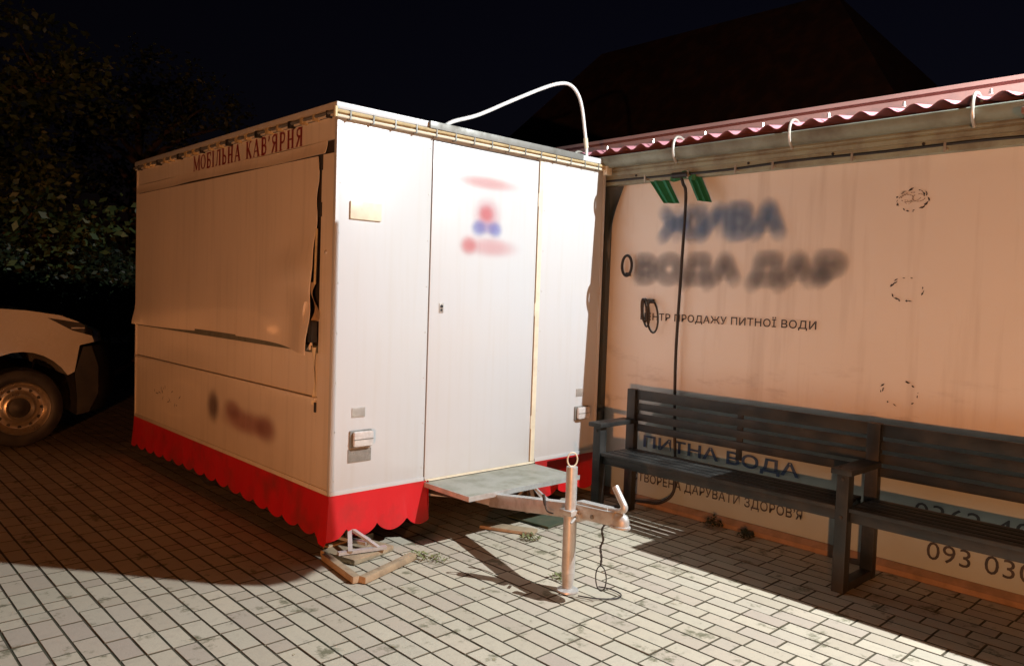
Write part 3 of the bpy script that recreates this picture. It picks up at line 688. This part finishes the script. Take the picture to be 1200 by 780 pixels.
# step plate, drawbar, coupling
st = T('step_plate', M['plate'], .655, 1.60, -.435, -.006, .314, .328, ch=.003)
MB().box(.655, 1.60, -.4385, -.4355, .300, .330).box(.6505, .6545, -.4385, -.01, .300, .330).build('edge_angle', M['galv'], st)
MB().beam((.72, -.40, .300), (.72, .05, .26), .03, .03).build('bracket', M['darkmetal'], st); MB().beam((1.52, -.40, .300), (1.52, .05, .26), .03, .03).build('bracket', M['darkmetal'], st)
MB().beam((.93, .28, .225), (.905, -.38, .262), .062, .070, ch=.005).beam((.907, -.36, .258), (.748, -1.20, .408), .062, .078, ch=.005).build('drawbar', M['galv'], tr, True)
MB().beam((.50, .30, .262), (.88, -.10, .245), .05, .05, ch=.004).build('drawbar_brace', M['galv'], tr, True)
cp = MB().beam((.752, -1.15, .410), (.722, -1.47, .436), .075, .07, ch=.008).beam((.75, -1.20, .452), (.728, -1.42, .467), .05, .022, ch=.004).build('coupling', M['galv'], tr, True)
nz = MB().lathe([(.0, .036), (.018, .034), (.032, .022), (.038, .0), (.038, -.022), (.044, -.025), (.044, -.034), (.0, -.034)], (0, 0, 0), (0, 0, 1), 24)
nz.v = [(.719+a*.95, -1.485+b*1.35, .432+c) for a, b, c in nz.v]
nz.build('ball_socket', M['galv'], cp, True)
MB().tube(smooth_path([(.722, -1.405, .468), (.716, -1.45, .472), (.708, -1.505, .485), (.706, -1.52, .505), (.709, -1.49, .545), (.712, -1.455, .590)], 5), [.012]*10+[.0175]*16, 12).build('coupling_handle', M['galv'], cp, True)
for (yv, sg) in ((-1.22, 1), (-1.33, 1), (-1.22, -1), (-1.33, -1)): MB().lathe([(.0, .011), (.011, .010), (.012, 0)], (.745+.045*sg*-1, yv, .415), (-sg, 0, 0), 6).build('bolt', M['grey_metal'], cp)
MB().tube(smooth_path([(.70, -.985, .455), (.702, -.99, .43), (.703, -1.00, .395), (.70, -1.02, .372), (.70, -1.06, .37)], 4), [.008]*8+[.0045]*9, 8).build('brake_lever', M['darkmetal'], tr, True)
# jockey post
jx, jy = .690, -1.19
js = MB().tube([(jx, jy, .395), (jx, jy, .642)], .0285, 16).build('jockey_post', M['galv'], tr, True)
MB().tube([(jx, jy, .10), (jx, jy, .394)], .034, 16).tube([(jx, jy, .022), (jx, jy, .0995)], [.027, .034], 16).build('lower_tube', M['galv'], js, True)
MB().lathe([(.0, .022), (.030, .021), (.055, .012), (.057, .004), (.0, .004)], (jx, jy, 0), (0, 0, 1), 20).build('foot_plate', M['galv'], js, True)
MB().tube([(jx+.024*math.cos(a), jy-.012*math.cos(a), .678+.036*math.sin(a)) for a in [2*math.pi*i/24 for i in range(24)]], .0038, 8, closed=True).build('lift_ring', M['cream'], js, True)
MB().box(jx-.042, jx+.042, jy-.042, jy+.042, .398, .425, ch=.004).box(jx-.0, jx+.06, jy-.06, jy-.035, .37, .41, ch=.003).tube([(jx-.02, jy-.05, .39), (jx-.06, jy-.06, .375)], .006, 8).build('clamp', M['galv'], js, True)
# safety cable
wp = [(.722, -1.40, .40), (.715, -1.38, .36), (.722, -1.385, .31), (.715, -1.375, .27), (.72, -1.38, .22), (.716, -1.38, .18)]
MB().tube(smooth_path(wp, 5), [.006, .004, .007, .004, .006]*5+[.004], 6).build('safety_cable', M['black'], tr, True)
MB().tube([(.716+.0*a, -1.385+.034*math.sin(a), .118+.062*math.cos(a)) for a in [2*math.pi*i/24 for i in range(24)]], .0032, 6, closed=True).build('cable_loop', M['black'], tr, True)

#@@OBJECTS
# ------------------------------------------------------------------ jacks, timber, debris
def jack(name, x, y, top, label):
    o = empty(name, label, 'jack', (x, y, 0), 'jack stands under the trailer')
    bpy.context.view_layer.update()
    adopt(MB().tube([(x, y, .085), (x, y, top)], .017, 10).box(x-.02, x+.02, y-.015, y+.02, top, top+.012, ch=.002).build('screw_post', M['darkmetal'], None, True), o)
    for (dx, dy) in ((.12, -.04), (-.085, -.165), (-.03, .10), (.08, -.19)):
        adopt(MB().beam((x+dx*.12, y+dy*.12-.012, top-.02), (x+dx, y+dy, .055), .024, .014).build('leg', M['galv']), o)
    adopt(MB().beam((x-.14, y-.13, .048), (x+.13, y-.195, .048), .028, .018).build('foot_bar', M['galv']), o)
    adopt(MB().beam((x-.045, y+.13, .068), (x+.045, y-.13, .068), .028, .018).build('foot_bar', M['galv']), o)
    return o
jack('jack_stand', .135, .012, .150, 'four legged steel jack stand on timber under the left trailer corner')
jack('jack_stand', 1.56, .0, .20, 'low steel jack stand on the dark mat right of the drawbar')
tm = empty('timber_frame', 'open frame of pale timber battens under the left jack stand', 'timber frame', (.1, -.25, 0)); bpy.context.view_layer.update()
for a, b in (((-.075, -.475, .022), (.345, -.335, .022)), ((-.095, -.455, .022), (-.045, -.045, .022)), ((.02, .06, .022), (.36, .12, .022))):
    adopt(MB().beam(a, b, .042, .036, ch=.003).build('batten', M['wood'], None, True), tm)
adopt(MB().beam((-.0, -.10, .018), (.31, -.02, .018), .26, .030, ch=.003).build('board', M['wood'], None, True), tm)
mt_ = MB().sheet(lambda u, v: (1.36+.42*u-.04*v, -.40+.34*v+.05*u, .006+.004*math.sin(u*9)*math.cos(v*7)), 10, 8, (0, 0, .012)).build('rubber_mat', M['mat'], None, True)
tag(mt_, 'dark green rubber mat under the right jack stand', 'mat')
pk = MB().beam((1.06, -.10, .014), (1.22, -.42, .014), .10, .02, ch=.002).build('wooden_plank', M['wood'], None, True)
tag(pk, 'pale plank lying on the pavers behind the drawbar', 'plank')
wr = MB().tube(smooth_path([(.67, -1.28, .010), (.72, -1.36, .008), (.80, -1.42, .008), (.86, -1.40, .008), (.87, -1.33, .010), (.85, -1.26, .008)], 6), .0035, 6).build('loose_wire', M['black'], None, True)
tag(wr, 'thin dark wire curled on the pavers beside the jockey post', 'wire')
def tuft(x, y, n, r, h, label, mat='weed', lmin=.012):
    mb = MB()
    for k in range(n):
        a = random.uniform(0, 6.28); rr = r*math.sqrt(random.random()); q = random.uniform(0, 6.28); L = random.uniform(lmin, lmin*2.6); z = random.uniform(0, h)*(1-rr/r*.6)
        c = Vector((x+rr*math.cos(a), y+rr*math.sin(a), .004+z)); d = Vector((math.cos(q), math.sin(q), random.uniform(.1, .9))).normalized()*L; s_ = d.cross(Vector((0, 0, 1))).normalized()*L*.32
        mb.add([c, c+d*.5+s_, c+d, c+d*.5-s_], [(0, 1, 2, 3)])
    o = mb.build('weed_tuft', M[mat]); tag(o, label, 'weed', 'weeds growing between the pavers'); return o
tuft(.37, -.33, 90, .07, .03, 'pale weed tuft at the right end of the timber frame')
tuft(.45, -.42, 40, .07, .015, 'flat weed patch on the pavers right of the timber frame')
tuft(1.13, -.47, 80, .06, .03, 'pale weed tuft at the tip of the plank')
tuft(2.30, -1.02, 150, .06, .07, 'dark weed at the wall under the left half of the bench', 'leaf2')
tuft(2.27, -1.28, 130, .05, .05, 'dark low weed at the curb under the bench middle', 'leaf2')
tuft(.80, -1.05, 60, .06, .012, 'small green weed patch right of the jockey post foot')
# flakes and dry leaves
n_l = 0
lf = MB().add([(-.5, 0, .0), (-.15, .22, .12), (.5, 0, .05), (-.1, -.2, .1)], [(0, 1, 2), (0, 2, 3)]).mesh('dry_leaf', M['dryleaf'])
for k in range(34):
    x, y = random.uniform(-1.5, 1.4), random.uniform(-1.7, .3)
    if x > -.1 and y > -.4: y -= .5
    s_ = random.uniform(.008, .022)
    o = bpy.data.objects.new('dry_leaf', lf); col.objects.link(o); o.location = (x, y, .003); o.scale = (s_, s_, s_*.6); o.rotation_euler.z = random.uniform(0, 6.28)
    tag(o, 'small dry leaf flake lying on the pavers', 'leaf', 'dry leaf flakes scattered on the pavers')

# ------------------------------------------------------------------ bench
bn = empty('long_bench', 'long dark slatted bench with armrests along the printed wall', 'bench', (2.0, -2.0, 0)); bpy.context.view_layer.update()
def BB(name, *a, ch=.003): return adopt(MB().box(*a, ch=ch).build(name, M['bench'], None, True), bn)
ST = (-.40, -2.08, -3.76)
for k, y in enumerate(ST):
    BB('front_leg', 1.80, 1.865, y-.032, y+.032, .0, .625)
    BB('rear_leg', 2.155, 2.205, y-.035, y+.035, .0, .862)
    BB('foot_bar', 1.866, 2.154, y-.03, y+.03, .0, .045)
    BB('armrest', 1.775, 2.153, y-.055, y+.055, .626, .655)
    BB('side_rail', 1.866, 2.154, y-.018, y+.018, .375, .430)
for y in ST:
    for (bx_, bz_) in ((1.832, .60), (1.832, .40)): adopt(MB().lathe([(.0, -.005), (.008, -.004), (.010, 0)], (bx_-.033, y, bz_), (1, 0, 0), 10).build('bolt', M['darkmetal'], None, True), bn)
    for by_ in (-.03, .03): adopt(MB().lathe([(.0, .004), (.007, .003), (.009, 0)], (1.83, y+by_, .6555), (0, 0, 1), 10).build('bolt', M['darkmetal'], None, True), bn)
for i in range(2):
    a, b = ST[i], ST[i+1]; y0, y1 = b+.036, a-.036
    for j in range(5):
        x = 1.805+j*.068; BB('seat_slat', x, x+.057, y0, y1, .432, .454)
    BB('seat_rail', 1.83, 1.86, y0, y1, .375, .430); BB('seat_rail', 2.10, 2.13, y0, y1, .375, .430)
    BB('back_slat', 2.172, 2.192, y0, y1, .792, .860)
    for z in (.718, .644, .570): BB('back_slat', 2.175-.0, 2.193, y0, y1, z, z+.050)
    BB('back_stay', 2.195, 2.207, (y0+y1)/2-.02, (y0+y1)/2+.02, .50, .85)

# ------------------------------------------------------------------ parked car
CY = 4.08; car = empty('parked_car', 'white parked car with its front wheel and headlight left of the trailer', 'car', (-2.0, CY+.9, 0)); bpy.context.view_layer.update()
W_ = 1.80
def loft(prof_fn, n=14, y0=CY, wd=W_):
    """prof_fn(s) -> outline of (x,z) at cross position s in -1..1"""
    mb = MB(); rings = []
    for j in range(n+1):
        s_ = -1+2*j/n; s_ = math.copysign(1-(1-abs(s_))**1.7, s_); pr = prof_fn(s_); base = len(mb.v)
        for (x, z) in pr: mb.v.append((x, y0+wd/2+s_*wd/2, z))
        rings.append((base, len(pr)))
    for j in range(n):
        a, b = rings[j][0], rings[j+1][0]; L = rings[j][1]
        for i in range(L): mb.f.append((a+i, a+(i+1) % L, b+(i+1) % L, b+i))
    mb.f.append(tuple(range(rings[0][0], rings[0][0]+rings[0][1]))); mb.f.append(tuple(reversed(range(rings[-1][0], rings[-1][0]+rings[-1][1]))))
    return mb
WXc, WR = -.70, .35
def arch(cx, r, a0, a1, n): return [(cx+r*math.cos(R(a0+(a1-a0)*i/n)), .35+r*math.sin(R(a0+(a1-a0)*i/n))) for i in range(n+1)]
def bodyp(s_):
    e = abs(s_)**3; nose = .10-.22*e; top = 1.0-.010*e
    up_ = [(nose, .93), (nose-.03, 1.02), (-.20-.05*e, 1.125*top), (-.37-.03*e, 1.185*top), (-.66, 1.225*top), (-1.15, 1.26*top), (-3.9, 1.24*top), (-4.02, .95), (-4.02, .42)]
    lowr = [(-3.75, .30)]+arch(-3.30, .43, 187, -7, 10)[0:0]
    rear = [(-3.30+.44*math.cos(R(q)), .35+.46*math.sin(R(q))) for q in range(188, -9, -14)]
    front = [(WXc+.44*math.cos(R(q)), .35+.50*math.sin(R(q))) for q in range(188, 23, -11)]
    return up_+rear+front+[(-.28, .66), (nose-.12, .90)]
adopt(loft(bodyp).build('body', M['hood'], None, True), car)
def bump_p(s_):
    e = abs(s_)**3; nose = .22-.30*e
    return [(-.275, .655), (nose-.13, .885), (nose-.06, .895), (nose, .70), (nose, .45), (nose-.08, .28), (-.26, .26), (-.255, .40)]
adopt(loft(bump_p, 14, CY+.006, W_-.012).build('bumper', M['black'], None, True), car)
for s_ in (-1, 1):
    yb = CY-.004 if s_ < 0 else CY+W_+.004; sg = 1 if s_ < 0 else -1
    hl = [(-.50, yb, 1.150), (-.235, yb, 1.105), (-.135, yb, 1.035), (-.135, yb, .985), (-.30, yb, 1.035)]
    adopt(MB().add(hl+[(x+.02, y+sg*.05, z) for x, y, z in hl], [(0, 1, 2, 3, 4), (9, 8, 7, 6, 5)]+[(i, 5+i, 5+(i+1) % 5, (i+1) % 5) for i in range(5)]).build('headlight', M['glass']), car)
    adopt(MB().box(-.31, -.20, yb-sg*.003, yb-sg*.0005, 1.052, 1.064).build('lamp_strip', M['trim']), car)
    adopt(MB().tube([(-1.16, yb, .30), (-1.17, yb, .70), (-1.13, yb, 1.17)], .004, 6).build('door_seam', M['black']), car)
def cab(s_):
    q = .0; t_ = 1-.0*abs(s_)
    return [(-1.15, 1.215), (-1.95, 1.60), (-3.3, 1.62), (-3.95, 1.22)]
cb = MB(); n = 6
bot = [(-1.12, 1.20), (-3.98, 1.20)]
for yv, ins in ((CY+.03, 0), (CY+W_-.03, 0)):
    sgn = 1 if yv < CY+1 else -1
    for (x, z, i_) in ((-1.15, 1.20, 0), (-3.95, 1.19, 0), (-3.55, 1.60, .17), (-1.95, 1.60, .17)): cb.v.append((x, yv+sgn*i_, z))
cb.f += [(0, 1, 2, 3), (7, 6, 5, 4), (0, 3, 7, 4), (1, 5, 6, 2), (3, 2, 6, 7)]
adopt(cb.build('window', M['glass']), car)
adopt(MB().box(-3.5, -1.98, CY+.2, CY+W_-.2, 1.605, 1.65, ch=.02).build('roof', M['hood'], None, True), car)
mr = MB().box(-1.55, -1.38, CY-.13, CY-.01, 1.19, 1.30, ch=.025).build('side_mirror', M['black'], None, True); adopt(mr, car)
for cx in (WXc, -3.30):
    for s_ in (0, 1):
        yc = CY+.115 if s_ == 0 else CY+W_-.115; ax = (0, -1, 0) if s_ == 0 else (0, 1, 0)
        wh = adopt(MB().lathe([(.235, .095), (.26, .105), (.30, .105), (.335, .09), (.35, .05), (.35, -.08), (.33, -.1), (.2, -.1)], (cx, yc, .35), ax, 40).build('wheel', M['black'], None, True), car)
        rm = MB().lathe([(.238, .098), (.232, .104), (.222, .098), (.205, .075), (.185, .055), (.16, .052), (.145, .060), (.135, .072), (.11, .080), (.095, .070), (.085, .055)], (cx, yc, .35), ax, 40)
        rmo = rm.build('rim', M['rim'], None, True); adopt(rmo, wh)
        adopt(MB().lathe([(.0, .066), (.045, .064), (.055, .056), (.086, .050)], (cx, yc, .35), ax, 24).build('hub', M['black'], None, True), wh)
        for k in range(12):
            a = 2*math.pi*k/12; c = Vector((cx+.172*math.cos(a), yc+ax[1]*.0525, .35+.172*math.sin(a)))
            hm = MB().lathe([(.0, .002), (.016, .002), (.017, -.004)], c, ax, 8)
            adopt(hm.build('rim_hole', M['black']), wh)

# ------------------------------------------------------------------ trees, shrubs and a wall behind
def leaf_quad(mb, c, L):
    q = Vector((random.gauss(0, 1), random.gauss(0, 1), random.gauss(0, .6))).normalized(); s_ = q.orthogonal().normalized(); s_ = Matrix.Rotation(random.uniform(0, 6.28), 3, q) @ s_
    mb.add([c, c+q*L*.5+s_*L*.28, c+q*L, c+q*L*.5-s_*L*.28], [(0, 1, 2, 3)])
def tree(x, y, h, cr, label, seed, nl=9000, low=.35, L=.11):
    random.seed(seed); o = empty('deciduous_tree', label, 'tree', (x, y, 0), 'dark trees beyond the parked car'); bpy.context.view_layer.update()
    tk = MB(); top = Vector((x+random.uniform(-.3, .3), y, h*.72)); tk.tube(smooth_path([(x, y, -.1), (x+.05, y, h*.2), (x-.08, y+.05, h*.45), top], 4), [.19-.012*i for i in range(13)], 10)
    tips = []
    for k in range(13):
        z0 = h*random.uniform(low*.8, .68); a = random.uniform(0, 6.28); r_ = cr*random.uniform(.45, .85)
        e = Vector((x+r_*math.cos(a), y+r_*math.sin(a), min(h*.95, z0+random.uniform(.1, .5)*cr)))
        mid = Vector((x, y, z0)).lerp(e, .5)+Vector((0, 0, .15)); tk.tube([(x, y, z0), mid, e], [.07, .045, .015], 6); tips += [mid, e]
        for j in range(3):
            e2 = e.lerp(mid, random.random()*.6)+Vector((random.gauss(0, .4), random.gauss(0, .4), random.gauss(.1, .4)))*cr*.3; tk.tube([mid.lerp(e, .5), e2], [.02, .006], 5); tips.append(e2)
    adopt(tk.build('trunk', M['bark'], None, True), o)
    cw = MB()
    for k in range(nl//28):
        t0 = random.choice(tips)+Vector((random.gauss(0, .28), random.gauss(0, .28), random.gauss(0, .22)))*cr*.55
        for j in range(28): leaf_quad(cw, t0+Vector((random.gauss(0, .16), random.gauss(0, .16), random.gauss(-.03, .10))), random.uniform(.6, 1.3)*L)
    adopt(cw.build('crown', M['leaf']), o); return o
tree(-1.0, 8.2, 5.6, 2.2, 'leafy tree with low hanging branches behind the white car', 3, 15000)
tree(2.9, 12.5, 6.6, 2.2, 'dark tree rising behind the coffee trailer', 5, 6000)
tree(-4.2, 8.6, 6.0, 2.4, 'dark tree standing beyond the rear of the white car', 8, 7000)
def shrub(x, y, r, h, label, seed, nl=4500):
    random.seed(seed); o = empty('garden_shrub', label, 'shrub', (x, y, 0), 'shrubs in a row beyond the parked car'); bpy.context.view_layer.update()
    st_ = MB()
    for k in range(7): a = random.uniform(0, 6.28); st_.tube([(x, y, -.05), (x+.5*r*math.cos(a), y+.5*r*math.sin(a), h*.6)], [.03, .008], 5)
    adopt(st_.build('stem', M['bark']), o); cw = MB()
    for k in range(nl//20):
        a, e = random.uniform(0, 6.28), random.uniform(-.3, 1.5); rr = r*random.uniform(.5, 1)
        c = Vector((x+rr*math.cos(a)*math.cos(e), y+rr*math.sin(a)*math.cos(e), max(.1, h*.5+h*.5*math.sin(e)*random.uniform(.7, 1))))
        for j in range(20): leaf_quad(cw, c+Vector((random.gauss(0, .1), random.gauss(0, .1), random.gauss(0, .08))), random.uniform(.05, .11))
    adopt(cw.build('foliage', M['leaf2']), o)
shrub(-.55, 7.6, .85, 2.35, 'rounded shrub just left of the trailer behind the car bonnet', 11)
shrub(-1.9, 7.7, .95, 2.45, 'wide shrub behind the windscreen of the white car', 12)
shrub(.9, 7.9, .8, 2.0, 'shrub mostly hidden behind the coffee trailer', 13)
random.seed(21)
shrub(-1.2, 6.9, .7, 1.25, 'low shrub directly behind the bonnet of the white car', 14, 3500)
# neighbouring house with a hipped roof beyond the kiosk
hs = empty('neighbour_house', 'dark neighbouring house whose hipped roof rises behind the kiosk', 'house', (11, 3.4, 0)); bpy.context.view_layer.update()
adopt(MB().box(9.4, 14, 1.2, 8.6, -.06, 4.2).build('wall', M['old_roof']), hs)
rf = MB()
X0, X1, Y0, Y1, ze, zr = 9.0, 14.4, .62, 9.2, 4.45, 6.6
rf.add([(X0, Y0, ze), (X1, Y0, ze), (X1, Y1, ze), (X0, Y1, ze), (10.4, 2.2, zr), (10.4, 7.2, zr)], [(0, 1, 4), (1, 2, 5, 4), (2, 3, 5), (3, 0, 4, 5), (0, 3, 2, 1)])
adopt(rf.build('roof', M['old_roof']), hs)

# ------------------------------------------------------------------ the two lamps that light the yard
fl = empty('floodlight', 'floodlight on a bent arm above the kiosk roof', 'floodlight', (LAMP.x, LAMP.y, LAMP.z)); bpy.context.view_layer.update()
adopt(MB().box(LAMP.x-.12, LAMP.x+.12, LAMP.y-.1, LAMP.y+.1, LAMP.z+.06, LAMP.z+.11, ch=.01).build('housing', M['darkmetal']), fl)
adopt(MB().lathe([(.0, .0), (.05, .0)], (LAMP.x, LAMP.y, LAMP.z+.055), (0, 0, 1), 16).build('lens', M['glow']), fl)
adopt(MB().tube(smooth_path([(LAMP.x+.1, LAMP.y, LAMP.z+.085), (LAMP.x+.6, LAMP.y, LAMP.z+.1), (LAMP.x+1.1, LAMP.y, LAMP.z-.1), (3.5, LAMP.y, LAMP.z-.7), (3.5, LAMP.y, 2.96)], 5), .025, 8).build('arm', M['darkmetal'], None, True), fl)
# added board out of view, outlined to cast the shadow edge left of the trailer
bd = empty('shadow_board', 'unseen flat board added near the floodlight to shape its shadow on the paving', 'board', (1.5, -3.0, 3.3)); bpy.context.view_layer.update()
S = lambda x, y, k=.75: tuple(Vector((x, y, 0)).lerp(LAMP, k))
AZ = lambda r_: (LAMP.x-r_*math.sin(R(28.2)), LAMP.y+r_*math.cos(R(28.2)))
pts = [S(-.06, -.12), S(-.30, -.24), S(-.46, -.21), S(-.63, -.06), S(-1.45, 1.0), S(-2.6, 2.5), S(*AZ(8.2)), S(*AZ(4.85))]
adopt(MB().add(pts+[(p[0], p[1], p[2]+.01) for p in pts], [tuple(range(8)), tuple(range(15, 7, -1))]+[(i, (i+1) % 8, 8+(i+1) % 8, 8+i) for i in range(8)]).build('panel', M['darkmetal']), bd)
c0 = Vector(S(-.9, .9)); adopt(MB().tube([(c0.x, c0.y, c0.z), (c0.x, c0.y, 4.75), (3.5, -3.0, 4.76), (3.5, -3.0, 2.96)], .012, 8).build('bracket', M['darkmetal'], None, True), bd)
sl = empty('garden_lamp', 'knee high garden lamp behind the viewer giving orange light', 'garden lamp', (WARM.x-.25, WARM.y-.2, 0)); bpy.context.view_layer.update()
adopt(MB().tube([(WARM.x-.25, WARM.y-.2, -.06), (WARM.x-.25, WARM.y-.2, WARM.z+.2)], [.06, .04], 12).build('pole', M['darkmetal'], None, True), sl)
adopt(MB().tube([(WARM.x-.25, WARM.y-.2, WARM.z+.18), (WARM.x, WARM.y, WARM.z+.17)], .02, 8).build('arm', M['darkmetal'], None, True), sl)
adopt(MB().lathe([(.0, .16), (.05, .15), (.14, .06), (.15, .05)], (WARM.x, WARM.y, WARM.z), (0, 0, 1), 20).build('shade', M['darkmetal'], None, True), sl)
adopt(MB().lathe([(.0, .0), (.04, .0)], (WARM.x, WARM.y, WARM.z+.06), (0, 0, 1), 16).build('bulb', M['glow']), sl)
